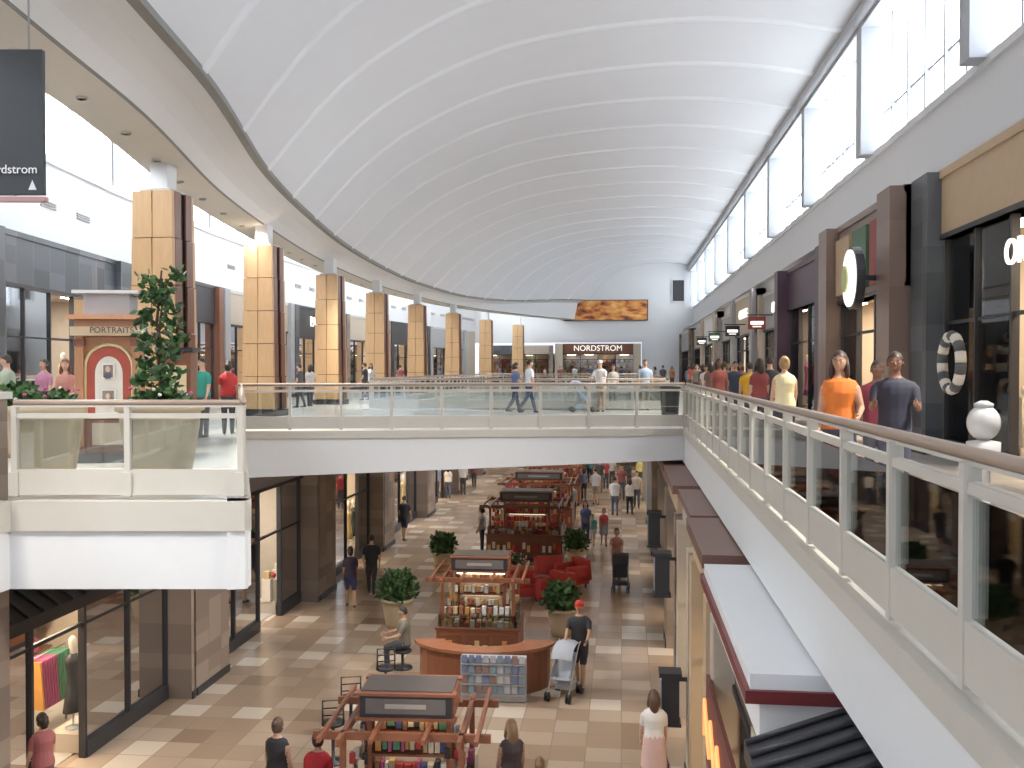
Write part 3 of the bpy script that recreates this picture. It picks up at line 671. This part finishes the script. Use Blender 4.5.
def stool(loc):
    b=B(); b.lathe((0,0,0),[(.2,0),(.2,.02),(.03,.05),(.03,.62),(.19,.64),(.2,.68),(.17,.70)],DARK,16)
    b.tube([(-.17,-.14,.68),(-.17,-.18,1.1),(.17,-.18,1.1),(.17,-.14,.68)],.018,DARK,6)
    for z in(.85,.97): b.tube([(-.17,-.16,z),(.17,-.16,z)],.012,DARK,5)
    b.build('bar_stool',loc,.3)
stool(at(385,18.7)); stool(at(332,15.8)); stool(at(350,17))

def stroller(loc,rz,fab,frame):
    b=B()
    for sx in(-.22,.22):
        b.tube([(sx,-.42,1.02),(sx,-.28,.95),(sx,.12,.45),(sx,.38,.10)],.014,frame,6); b.tube([(sx,-.30,.10),(sx,-.02,.55),(sx,.05,.62)],.014,frame,6)
        for yy in(.38,-.30):
            for k in(-.03,.03): b.tube([(sx+k-.012,yy,.09),(sx+k+.012,yy,.09)],.09,cm((.03,.03,.03)),14)
    b.tube([(-.22,-.42,1.02),(.22,-.42,1.02)],.018,cm((.03,.03,.03)),6); b.tube([(-.22,-.3,.12),(.22,-.3,.12)],.01,frame,6)
    b.add([(-.2,.3,.42),(.2,.3,.42),(.2,.0,.38),(-.2,.0,.38),(-.2,-.22,.85),(.2,-.22,.85)],[(0,1,2,3),(3,2,5,4)],fab)
    b.add([(-.2,.3,.45),(-.2,0,.38),(-.2,-.22,.85),(.2,.3,.45),(.2,0,.38),(.2,-.22,.85)],[(0,1,2),(3,4,5)],fab)
    vs=[]
    for k in range(7):
        a=math.radians(10+100*k/6)
        for x in(-.22,-.1,.1,.22): vs.append((x,-.22+.38*cos(a)*1,.72+.36*sin(a)*(1-.15*(abs(x)>.15))))
    b.add(vs,[(4*i+j,4*i+j+1,4*i+j+5,4*i+j+4) for i in range(6) for j in range(3)],fab,True)
    b.box((0,-.12,.2),(.36,.3,.12),fab)
    b.build('baby_stroller',loc,rz)

# ------------------------------------------------------------- people
SKIN=[mat('skin_light',(.62,.38,.27),.55,var=.04),mat('skin_tan',(.48,.28,.18),.55,var=.04),mat('skin_brown',(.22,.11,.07),.55,var=.04)]
EYEW=cm((.7,.68,.66)); LIP=cm((.45,.18,.15))
def loft(V_,Fs,Lb,rings,n,label_fn):
    o=len(V_)
    for i,(c,ax,ay,rx,ry) in enumerate(rings):
        for k in range(n):
            q=2*pi*k/n; V_.append(c+ax*(rx*cos(q))+ay*(ry*sin(q))); Lb.append(label_fn(i))
    for i in range(len(rings)-1):
        for k in range(n): Fs.append((o+i*n+k,o+i*n+(k+1)%n,o+(i+1)*n+(k+1)%n,o+(i+1)*n+k))
    Fs.append(tuple(o+k for k in range(n))[::-1]); Fs.append(tuple(o+(len(rings)-1)*n+k for k in range(n)))
def chain(pts,rs,step=.04):
    out=[];rr=[];seg=[]
    for i in range(len(pts)-1):
        L=(pts[i+1]-pts[i]).length; m=max(1,int(L/step))
        for k in range(m): t=k/m; out.append(pts[i].lerp(pts[i+1],t)); rr.append(rs[i]*(1-t)+rs[i+1]*t); seg.append(i+t)
    out.append(pts[-1]); rr.append(rs[-1]); seg.append(len(pts)-1.0)
    return out,rr,seg
def frame(t):
    a=Vector((0,1,0)) if abs(t.y)<.85 else Vector((0,0,1))
    u=t.cross(a).normalized(); return u,t.cross(u).normalized()
def person(name,loc,yaw,H=1.7,fem=False,top=(.7,.7,.7),bot=(.1,.1,.15),skin=0,hair=(.04,.025,.015),hlen=0,sleeve='short',legs='pants',walk=0.0,armL=(8,8,12),armR=(8,8,12),lean=2,sit=False,hat=None,bag=None,vox=.02,nod=0,shoe=None,bulk=1.07):
    s=H/1.75
    SK=SKIN[skin]; TOP=cm(top,.75); BOT=cm(bot,.75); HR=cm(hair,.5); SH=cm(shoe,.5) if shoe else SHOE
    mats=[TOP,BOT,SK,SH,HR,EYEW,LIP,cm((.02,.02,.02),.3)]
    VV=[];FF=[];LL=[]; X=Vector((1,0,0))
    l=math.radians(lean); sp=Vector((0,sin(l),cos(l))); sf=Vector((0,cos(l),-sin(l)))
    pel=Vector((0,0,.93))
    if fem: T=[(-.10,.150,.115),(-.02,.168,.125),(.05,.160,.118),(.12,.138,.108),(.20,.127,.10),(.28,.139,.114),(.36,.155,.130),(.43,.158,.112),(.49,.142,.09),(.525,.095,.072),(.55,.052,.055),(.60,.047,.05),(.64,.046,.05)]
    else: T=[(-.10,.150,.112),(-.02,.162,.122),(.05,.160,.122),(.12,.155,.118),(.20,.155,.116),(.28,.165,.12),(.36,.180,.125),(.43,.185,.118),(.49,.165,.098),(.525,.105,.078),(.55,.062,.062),(.60,.056,.058),(.64,.055,.058)]
    rings=[];lb=[]
    for i in range(len(T)-1):
        for k in range(2):
            t=k/2; a=[T[i][j]*(1-t)+T[i+1][j]*t for j in range(3)]
            bk=bulk if a[0]<.5 else 1
            infl=.010 if -.07<a[0]<.5 else 0
            rings.append((pel+sp*a[0],X,sf,a[1]*bk+infl,a[2]*bk*(1.04 if bk>1 else 1)+infl)); lb.append(1 if a[0]<(-.05 if legs!='skirt' else .08) else (0 if a[0]<.535 else 2))
    rings.append((pel+sp*.66,X,sf,.05,.05)); lb.append(2)
    loft(VV,FF,LL,rings,14,lambda i:lb[i])
    if sit: ang=[(84,84),(80,86)]
    else: ang=[(walk,max(0,-walk*.2)+ (4 if walk>0 else 0)),(-walk*.8,max(0,walk*1.3))] if walk>=0 else [(walk*.8,-walk*1.3),(-walk,4)]
    foots=[]
    for sx,(a,k) in zip((-1,1),ang):
        a=math.radians(a);k=math.radians(k); hip=Vector((sx*.085,0,.90))
        kn=hip+Vector((sx*.01,sin(a),-cos(a)))*.42; an=kn+Vector((0,sin(a-k),-cos(a-k)))*.41
        w=1.16 if legs=='pants' else 1.0
        mid=hip.lerp(kn,.4); calf=kn.lerp(an,.35)
        pts,rr,sg=chain([hip,mid,kn,calf,an],[.088,.082*w if legs!='skirt' else .07,.056*w,.057*w,.037*(1.4 if legs=='pants' else 1)])
        rings=[];lb=[]
        for i,p in enumerate(pts):
            t=(pts[min(i+1,len(pts)-1)]-pts[max(i-1,0)]).normalized(); u,v=frame(t); r_=rr[i]
            if legs=='shorts' and sg[i]<=1.9: r_*=1.17
            rings.append((p,u,v,r_,r_))
            lb.append(1 if (legs=='pants' or (legs=='shorts' and sg[i]<=1.9) or (legs=='skirt' and p.z>.52)) else 2)
        loft(VV,FF,LL,rings,10,lambda i:lb[i])
        fa=0 if an.z<.2 else (a-k)*.6
        fd=Vector((sx*.12,cos(fa),sin(fa))).normalized()
        rings=[(an+fd*q[0]+Vector((0,0,q[1])),X,Vector((0,0,1)),q[2],q[3]) for q in((-.065,-.04,.02,.02),(-.05,-.04,.036,.042),(0,-.035,.04,.048),(.06,-.048,.044,.034),(.13,-.055,.046,.026),(.175,-.06,.036,.02),(.195,-.062,.015,.012))]
        loft(VV,FF,LL,rings,10,lambda i:3); foots.append(an.z-.082)
    if legs=='skirt':
        rings=[(pel+Vector((0,0,z)),X,Vector((0,1,0)),rx,ry) for z,rx,ry in((.08,.16,.125),(0,.18,.14),(-.06,.188,.15),(-.12,.195,.16),(-.18,.20,.168),(-.25,.205,.175),(-.32,.21,.182),(-.38,.217,.187),(-.42,.22,.19))]
        loft(VV,FF,LL,rings,20,lambda i:1)
    hands=[]
    shw=.158 if fem else .187
    k_=.88 if fem else 1.02
    for sx,(a,o,e) in zip((-1,1),(armL,armR)):
        a,o,e=map(math.radians,(a,o,e)); sh=pel+sp*.462+X*(sx*shw)
        ud=Vector((sx*sin(o),cos(o)*sin(a),-cos(o)*cos(a))); el=sh+ud*.285
        fd=Vector((sx*sin(o)*.3 - sx*sin(e)*.12,cos(o*.3)*sin(a+e),-cos(o*.3)*cos(a+e))).normalized(); wr=el+fd*.245
        pts,rr,sg=chain([sh-ud*.01-X*sx*.03,sh+ud*.06,sh+ud*.16,el,el+fd*.07,wr],[.043*k_,.052*k_,.046*k_,.038*k_,.038*k_,.024*k_])
        sl={'short':2.35,'none':.75,'long':4.8}[sleeve]; rings=[];lb=[]
        for i,p in enumerate(pts):
            t=(pts[min(i+1,len(pts)-1)]-pts[max(i-1,0)]).normalized(); u,v=frame(t); r_=rr[i]*((1.0+.16*min(1,sg[i])) if (sg[i]<=sl and sleeve!='none') else 1)
            rings.append((p,u,v,r_,r_)); lb.append(0 if sg[i]<=sl else 2)
        loft(VV,FF,LL,rings,10,lambda i:lb[i])
        hands.append((wr,fd,sx))
    hc=pel+sp*.695+sf*.012; nd=math.radians(nod+lean*.3)
    HM=Matrix.Translation(hc)@Matrix.Rotation(-nd,4,'X')
    o0=len(VV); n,m=16,12
    for i in range(m+1):
        a=pi*i/m
        for k in range(n):
            q=2*pi*k/n; d=Vector((sin(a)*cos(q),sin(a)*sin(q),cos(a)))
            p=Vector((d.x*.079,d.y*.096,d.z*.120))
            if d.z<0: p.x*=1+.36*d.z; p.y=p.y*(1+.12*d.z) if d.y<0 else p.y*(1+.04*d.z)
            if d.z<-.3 and d.y<0: p.y*=.75
            VV.append(HM@p); LL.append(2)
    for i in range(m):
        for k in range(n): FF.append((o0+i*n+k,o0+(i+1)*n+k,o0+(i+1)*n+(k+1)%n,o0+i*n+(k+1)%n))
    me=bpy.data.meshes.new('tmp'); me.from_pydata([tuple(v) for v in VV],[],FF); ob=bpy.data.objects.new('tmp',me); COL.objects.link(ob)
    md=ob.modifiers.new('r','REMESH'); md.mode='VOXEL'; md.voxel_size=vox
    ms=ob.modifiers.new('s','SMOOTH'); ms.iterations=3; ms.factor=.5
    dg=bpy.context.evaluated_depsgraph_get(); ev=ob.evaluated_get(dg); m2=bpy.data.meshes.new_from_object(ev)
    kd=KDTree(len(VV)); [kd.insert(v,i) for i,v in enumerate(VV)]; kd.balance()
    b=B(); b.mats=mats
    b.v=[v.co.copy() for v in m2.vertices]
    for p in m2.polygons:
        _,ix,_=kd.find(p.center); b.f.append(list(p.vertices)); b.mi.append(LL[ix]); b.sm.append(True)
    bpy.data.objects.remove(ob); bpy.data.meshes.remove(me); bpy.data.meshes.remove(m2)
    b.M=HM
    b.ball((0,.098,-.012),(.013,.02,.024),SK,8,6)
    for sx in(-1,1):
        b.ball((sx*.030,.083,.012),(.013,.009,.006),EYEW,8,6); b.ball((sx*.030,.090,.012),(.006,.004,.006),mats[7],6,5)
        b.box((sx*.030,.090,.032),(.028,.008,.005),HR); b.ball((sx*.080,-.004,-.005),(.010,.020,.030),SK,8,6)
    b.ball((0,.088,-.055),(.022,.009,.006),LIP,8,5)
    vs=[];fs=[];n,m=24,20
    for i in range(m+1):
        a=pi*i/m
        for k in range(n):
            q=2*pi*k/n; d=Vector((sin(a)*cos(q),sin(a)*sin(q),cos(a))); vs.append(Vector((d.x*.079*1.12,d.y*.096*1.10-.004,d.z*.120*1.09+.003)))
    low=-.25 if hlen==0 else -.75
    for i in range(m):
        for k in range(n):
            a=pi*(i+.5)/m;q=2*pi*(k+.5)/n; d=Vector((sin(a)*cos(q),sin(a)*sin(q),cos(a)))
            hl=.62-.35*abs(d.x)
            if (d.y>.2 and d.z<hl) or d.z<low or (hlen==0 and d.y>-.05 and d.z<.1): continue
            fs.append((i*n+k,(i+1)*n+k,(i+1)*n+(k+1)%n,i*n+(k+1)%n))
    b.add(vs,fs,HR,True)
    if hlen==1: b.tube([(0,-.06,.06),(0,-.075,-.04),(0,-.075,-.12)],[.07,.078,.05],HR,12)
    if hlen==2:
        b.tube([(0,-.05,.07),(0,-.07,-.04),(0,-.085,-.15),(0,-.09,-.25)],[.07,.085,.08,.03],HR,12)
        for sx in(-1,1): b.tube([(sx*.07,.0,.05),(sx*.082,.01,-.05),(sx*.085,.02,-.13),(sx*.08,.02,-.19)],[.02,.026,.028,.01],HR,8)
    if hlen==3: b.ball((0,-.10,.06),(.045,.045,.045),HR,10,7)
    if hat:
        HT=cm(hat,.7); b.lathe((0,-.002,.035),[(.093,0),(.095,.03),(.087,.07),(.05,.10),(.01,.108)],HT,16)
        b.add([(-.07,.06,.045),(-.05,.15,.035),(0,.17,.038),(.05,.15,.035),(.07,.06,.045),(0,.06,.055)],[(0,1,2,5),(5,2,3,4)],HT)
    b.M=Matrix()
    for wr,fd,sx in hands:
        side=Vector((0,1,0))-fd*fd.y
        if side.length<.2: side=Vector((0,0,1))-fd*fd.z
        side.normalize(); pn=fd.cross(side).normalized()*(-sx)
        V2=[];F2=[];L2=[]
        loft(V2,F2,L2,[(wr-fd*.02,side,pn,.022,.018),(wr+fd*.02,side,pn,.030,.016),(wr+fd*.06,side,pn,.038,.014),(wr+fd*.09,side,pn,.036,.012)],8,lambda i:0)
        b.add(V2,F2,SK,True)
        for j,(off,ln) in enumerate(((.028,.068),(.010,.077),(-.009,.072),(-.027,.056))):
            p=wr+fd*.082+side*off; q1=p+(fd*.95+pn*.25).normalized()*ln*.5; q2=q1+(fd*.75+pn*.65).normalized()*ln*.5
            b.tube([p,q1,q2],[.0095,.0085,.0065],SK,6)
        p=wr+fd*.03+side*.028; q1=p+(fd*.6+side*.7+pn*.2).normalized()*.035; q2=q1+(fd*.9+side*.2+pn*.3).normalized()*.03
        b.tube([p,q1,q2],[.012,.010,.007],SK,6)
    if bag:
        wr,fd,sx=hands[1]; BG=cm(bag,.5); c=wr+fd*.1
        b.tube([c+Vector((0,-.1,-.28)),c+Vector((0,-.06,-.06)),c,c+Vector((0,.06,-.06)),c+Vector((0,.1,-.28))],.008,BG,5)
        b.taper((c.x,c.y,c.z-.55),(.12,.34),(.10,.30),.30,BG)
    dz=-min(foots)
    for v in b.v: v.z+=dz
    b.v=[v*s for v in b.v]
    return b.build(name,loc,yaw)
A=math.radians
def V_(d): return .013 if d<16 else (.018 if d<26 else .024)
def PS(name,px,py,yaw,z=0.0,d=None,**k):
    if d is None: d=(EYE-z)*FPX/(py-368.0)
    return person(name,at(px,d,z),A(yaw),vox=V_(d),**k)
PS('man_pushing_stroller',580,690,170,H=1.82,top=(.03,.03,.035),bot=(.04,.04,.05),legs='shorts',skin=1,hat=(.5,.04,.03),armL=(38,10,30),armR=(30,6,25),walk=12)
stroller(stand(564,698),A(165),cm((.45,.47,.52)),cm((.5,.5,.52),.3))
PS('woman_walking',655,0,5,d=14.5,H=1.66,fem=True,top=(.75,.72,.68),bot=(.62,.42,.38),legs='skirt',hlen=2,hair=(.10,.05,.03),walk=14,bag=(.06,.05,.05))
PS('woman_shopping',350,608,20,H=1.68,fem=True,top=(.04,.03,.06),bot=(.05,.05,.12),legs='shorts',hlen=1,walk=14,skin=1)
PS('man_walking',371,595,10,H=1.75,top=(.03,.03,.03),bot=(.04,.04,.05),walk=16)
PS('man_walking',387,541,-20,H=1.78,top=(.10,.08,.08),bot=(.05,.05,.07),walk=10)
PS('man_walking',404,541,-10,H=1.72,top=(.04,.04,.05),bot=(.06,.06,.09),legs='shorts',walk=10)
PS('woman_walking',586,546,175,H=1.68,fem=True,top=(.08,.12,.25),bot=(.05,.06,.12),hlen=2,walk=10)
PS('child_walking',593,545,170,H=1.15,top=(.1,.45,.45),bot=(.6,.6,.6),legs='shorts',walk=12)
PS('child_walking',604,546,185,H=1.40,fem=True,top=(.6,.12,.12),bot=(.3,.3,.35),legs='skirt',hlen=1,walk=10)
PS('woman_pushing_stroller',617,583,178,H=1.68,fem=True,top=(.45,.22,.18),bot=(.25,.14,.10),hlen=1,armL=(40,8,30),armR=(40,8,30),walk=8)
stroller(stand(621,591),A(178),cm((.05,.05,.06)),cm((.1,.1,.1),.3))
PS('woman_walking',573,521,175,H=1.65,fem=True,top=(.35,.35,.4),bot=(.08,.08,.1),hlen=1,walk=9)
PS('man_walking',615,516,5,H=1.75,top=(.7,.7,.72),bot=(.12,.14,.2),walk=12)
PS('woman_walking',630,515,5,H=1.65,fem=True,top=(.7,.68,.66),bot=(.05,.05,.06),hlen=2,walk=12)
PS('man_walking',600,492,180,H=1.76,top=(.08,.08,.1),bot=(.2,.18,.15),walk=9)
PS('woman_walking',606,489,180,H=1.66,fem=True,top=(.5,.1,.1),bot=(.08,.08,.1),hlen=1)
PS('man_walking',436,499,10,H=1.76,top=(.2,.3,.45),bot=(.06,.06,.08),walk=10)
PS('woman_walking',448,499,10,H=1.66,fem=True,top=(.7,.66,.6),bot=(.1,.1,.15),hlen=2,walk=8)
PS('man_walking',463,495,-10,H=1.74,top=(.6,.6,.62),bot=(.08,.07,.07))
PS('woman_standing',482,553,90,H=1.64,fem=True,top=(.4,.4,.42),bot=(.08,.08,.1),hlen=1)
PS('man_walking',622,500,178,H=1.76,top=(.3,.1,.1),bot=(.1,.1,.12),walk=9)
PS('woman_walking',640,487,178,H=1.66,fem=True,top=(.6,.55,.2),bot=(.1,.1,.12),hlen=2,walk=9)
PS('man_walking',596,505,5,H=1.76,top=(.5,.5,.55),bot=(.3,.25,.18),legs='shorts',walk=9)
PS('woman_walking',420,487,5,H=1.66,fem=True,top=(.5,.2,.25),bot=(.1,.1,.12),hlen=2,walk=9)
PS('woman_standing',312,580,80,H=1.66,fem=True,top=(.05,.05,.06),bot=(.1,.1,.12),hlen=2)
PS('man_standing',512,512,160,H=1.75,top=(.45,.05,.05),bot=(.08,.08,.1))
for i,(px,py,c) in enumerate([(584,500,(.2,.2,.3)),(612,486,(.6,.6,.62)),(628,492,(.1,.1,.1)),(578,488,(.5,.2,.1)),(590,484,(.1,.3,.3)),(474,488,(.3,.1,.1)),(456,484,(.6,.55,.5)),(440,488,(.1,.1,.15)),(648,500,(.15,.2,.35)),(637,508,(.5,.45,.4))]):
    PS('shopper',px,py,[0,180,175,8][i%4],H=1.62+.03*(i%5),fem=i%2==0,top=c,bot=(.08,.08,.1),hlen=(i%2==0)*2,skin=i%3,walk=9)
PS('woman_standing',275,0,-10,d=13.3,H=1.66,fem=True,top=(.03,.03,.035),bot=(.05,.05,.06),sleeve='none',hlen=3,hair=(.12,.07,.05))
PS('woman_standing',316,0,0,d=12.9,H=1.62,fem=True,top=(.5,.03,.04),bot=(.05,.05,.08),hlen=3,hair=(.03,.02,.02),skin=1)
PS('woman_with_child',512,0,25,d=13.3,H=1.64,fem=True,top=(.10,.08,.08),bot=(.08,.07,.07),hlen=2,hair=(.35,.22,.12),sleeve='none')
PS('child_standing',490,0,-15,d=11.5,H=1.35,top=(.5,.35,.3),bot=(.1,.1,.15),hair=(.3,.18,.1),hlen=1)
PS('girl_standing',540,0,10,d=12.7,H=1.35,fem=True,top=(.4,.3,.3),bot=(.1,.1,.15),hair=(.2,.12,.06),hlen=1)
PS('seated_vendor',404,0,110,d=20.8,H=1.68,top=(.20,.18,.14),bot=(.05,.05,.06),sit=True,hair=(.03,.03,.03),armL=(30,8,50),armR=(30,8,50))
b=B(); b.lathe((0,0,0),[(.22,0),(.22,.03),(.03,.05),(.03,.34),(.2,.36),(.21,.40),(.18,.42)],DARK,16); b.build('low_stool',at(402,20.8),0)
PS('woman_by_shop',40,0,60,d=13.8,H=1.55,fem=True,top=(.45,.15,.15),bot=(.2,.1,.1),hlen=1)
# bridge
PS('man_on_bridge',529,413,-70,z=UP,H=1.80,top=(.78,.80,.84),bot=(.06,.08,.14),walk=18,skin=0)
PS('woman_on_bridge',515,413,-60,z=UP,H=1.70,fem=True,top=(.12,.16,.3),bot=(.05,.06,.12),walk=16,hlen=1)
PS('man_on_bridge',601,412,160,z=UP,H=1.76,top=(.78,.78,.78),bot=(.45,.36,.26),legs='shorts',hat=(.8,.8,.78),armL=(30,10,60),armR=(30,10,60),lean=8)
PS('woman_on_bridge',613,409,190,z=UP,H=1.62,fem=True,top=(.6,.55,.5),bot=(.3,.25,.2),hlen=1)
PS('man_on_bridge',645,411,190,z=UP,H=1.78,top=(.40,.50,.62),bot=(.35,.30,.24),legs='shorts')
stroller(stand(581,412,UP),A(-80),cm((.4,.5,.65)),cm((.6,.6,.62),.3))
# right gallery
PS('woman_in_orange_top',840,0,160,d=10.0,z=UP,H=1.67,fem=True,top=(.72,.19,.03),bot=(.06,.06,.1),hlen=2,hair=(.05,.02,.015),skin=1,armL=(10,16,60),sleeve='none',bulk=1.15)
PS('man_holding_child',895,0,165,d=10.0,z=UP,H=1.66,top=(.04,.04,.06),bot=(.1,.1,.15),skin=2,armL=(20,10,80),armR=(20,10,80))
PS('child_standing',877,0,170,d=11.4,z=UP,H=1.58,top=(.25,.04,.06),bot=(.1,.1,.12),skin=2)
PS('woman_in_cream_top',785,0,5,d=15.5,z=UP,H=1.68,fem=True,top=(.75,.65,.40),bot=(.05,.05,.06),hlen=3,hair=(.35,.22,.1),sleeve='none')
PS('man_walking',770,0,5,d=21,z=UP,H=1.74,top=(.05,.05,.06),bot=(.1,.1,.12))
PS('man_in_yellow_shirt',750,0,0,d=22,z=UP,H=1.62,top=(.75,.42,.03),bot=(.1,.1,.12))
crowd=[(760,20,(.25,.05,.05)),(735,27,(.05,.06,.1)),(741,31,(.3,.08,.05)),(724,28,(.08,.08,.08)),(728,34,(.5,.3,.25)),(717,33,(.1,.15,.25)),(712,37,(.4,.1,.1)),(706,36,(.7,.65,.6)),(703,42,(.1,.1,.12)),(697,44,(.3,.25,.2)),(692,49,(.5,.12,.1)),(689,56,(.15,.2,.3)),(711,29,(.2,.12,.1)),(700,52,(.6,.55,.5)),(719,24,(.35,.1,.08)),(733,38,(.12,.12,.3))]
for i,(px,d,c) in enumerate(crowd):
    PS('pedestrian',px,0,R.choice([0,180,170,10]),d=d,z=UP,H=R.uniform(1.58,1.78),fem=i%2==0,top=c,bot=(.08,.08,.1),hlen=(i%2==0)*2,skin=i%3,walk=8)
for i,(px,d,c) in enumerate([(560,78,(.3,.1,.1)),(575,80,(.6,.6,.6)),(622,76,(.1,.1,.15)),(655,72,(.5,.45,.4)),(663,68,(.1,.1,.1)),(672,66,(.5,.2,.1)),(500,70,(.2,.2,.3)),(545,84,(.6,.5,.4)),(365,44,(.05,.05,.06)),(371,45,(.5,.5,.5)),(400,56,(.3,.1,.1)),(440,62,(.1,.1,.15)),(300,36,(.1,.1,.1)),(310,37,(.5,.48,.45)),(590,72,(.1,.1,.12)),(640,74,(.55,.2,.15))]):
    PS('pedestrian',px,0,R.choice([0,180,90]),d=d,z=UP,H=R.uniform(1.6,1.78),fem=i%2==1,top=c,bot=(.08,.08,.1),hlen=(i%2)*2,skin=i%2,walk=8)
PS('woman_in_gallery',66,0,200,d=17.5,z=UP,H=1.66,fem=True,top=(.55,.25,.2),bot=(.1,.1,.12),hlen=2,hair=(.2,.06,.03),sleeve='none')
PS('woman_in_gallery',45,0,170,d=20,z=UP,H=1.68,fem=True,top=(.45,.2,.3),bot=(.1,.1,.12),hlen=1)
PS('man_in_gallery',8,0,120,d=18,z=UP,H=1.74,top=(.35,.4,.3),bot=(.1,.1,.12))
PS('man_in_teal_shirt',203,0,160,d=20.6,z=UP,H=1.70,top=(.04,.30,.22),bot=(.1,.1,.12))
PS('woman_in_red_shirt',228,0,20,d=21.5,z=UP,H=1.66,fem=True,top=(.6,.05,.05),bot=(.1,.1,.12),hlen=1)

# ------------------------------------------------------------- light, world, camera
def spot(name,loc,target,e,ang,col=(1,.94,.86)):
    l=bpy.data.lights.new(name,'SPOT'); l.energy=e; l.spot_size=A(ang); l.spot_blend=.8; l.shadow_soft_size=.25; l.color=col
    o=bpy.data.objects.new(name,l); o.location=loc; o.rotation_euler=(Vector(target)-Vector(loc)).to_track_quat('-Z','Y').to_euler(); COL.objects.link(o)
for i in range(8):
    y=6+i*7.5
    spot('soffit_fill_spot',(interp(XT,y)-1.9,y,10.95),(-4,y+2,0),2400,75)  # extra spot along the downlight row, added to brighten the atrium floor
    spot('ledge_fill_spot',(5.3,y+3,10.4),(-4.5,y+4,0),2400,75)  # invented spot on the right ledge, added as fill for the lower level
w=bpy.data.worlds.new('World'); scene.world=w; w.use_nodes=True
w.node_tree.nodes['Background'].inputs['Color'].default_value=(.84,.89,1,1); w.node_tree.nodes['Background'].inputs['Strength'].default_value=1.3
scene.view_settings.view_transform='Standard'
cam=bpy.data.cameras.new('camera'); cam.sensor_width=36; cam.lens=FPX/1024*36; cam.clip_end=300; cam.clip_start=.05
co=bpy.data.objects.new('camera',cam); co.location=(0,0,EYE); co.rotation_euler=(pi/2-math.atan(16/FPX),0,TH); COL.objects.link(co); scene.camera=co
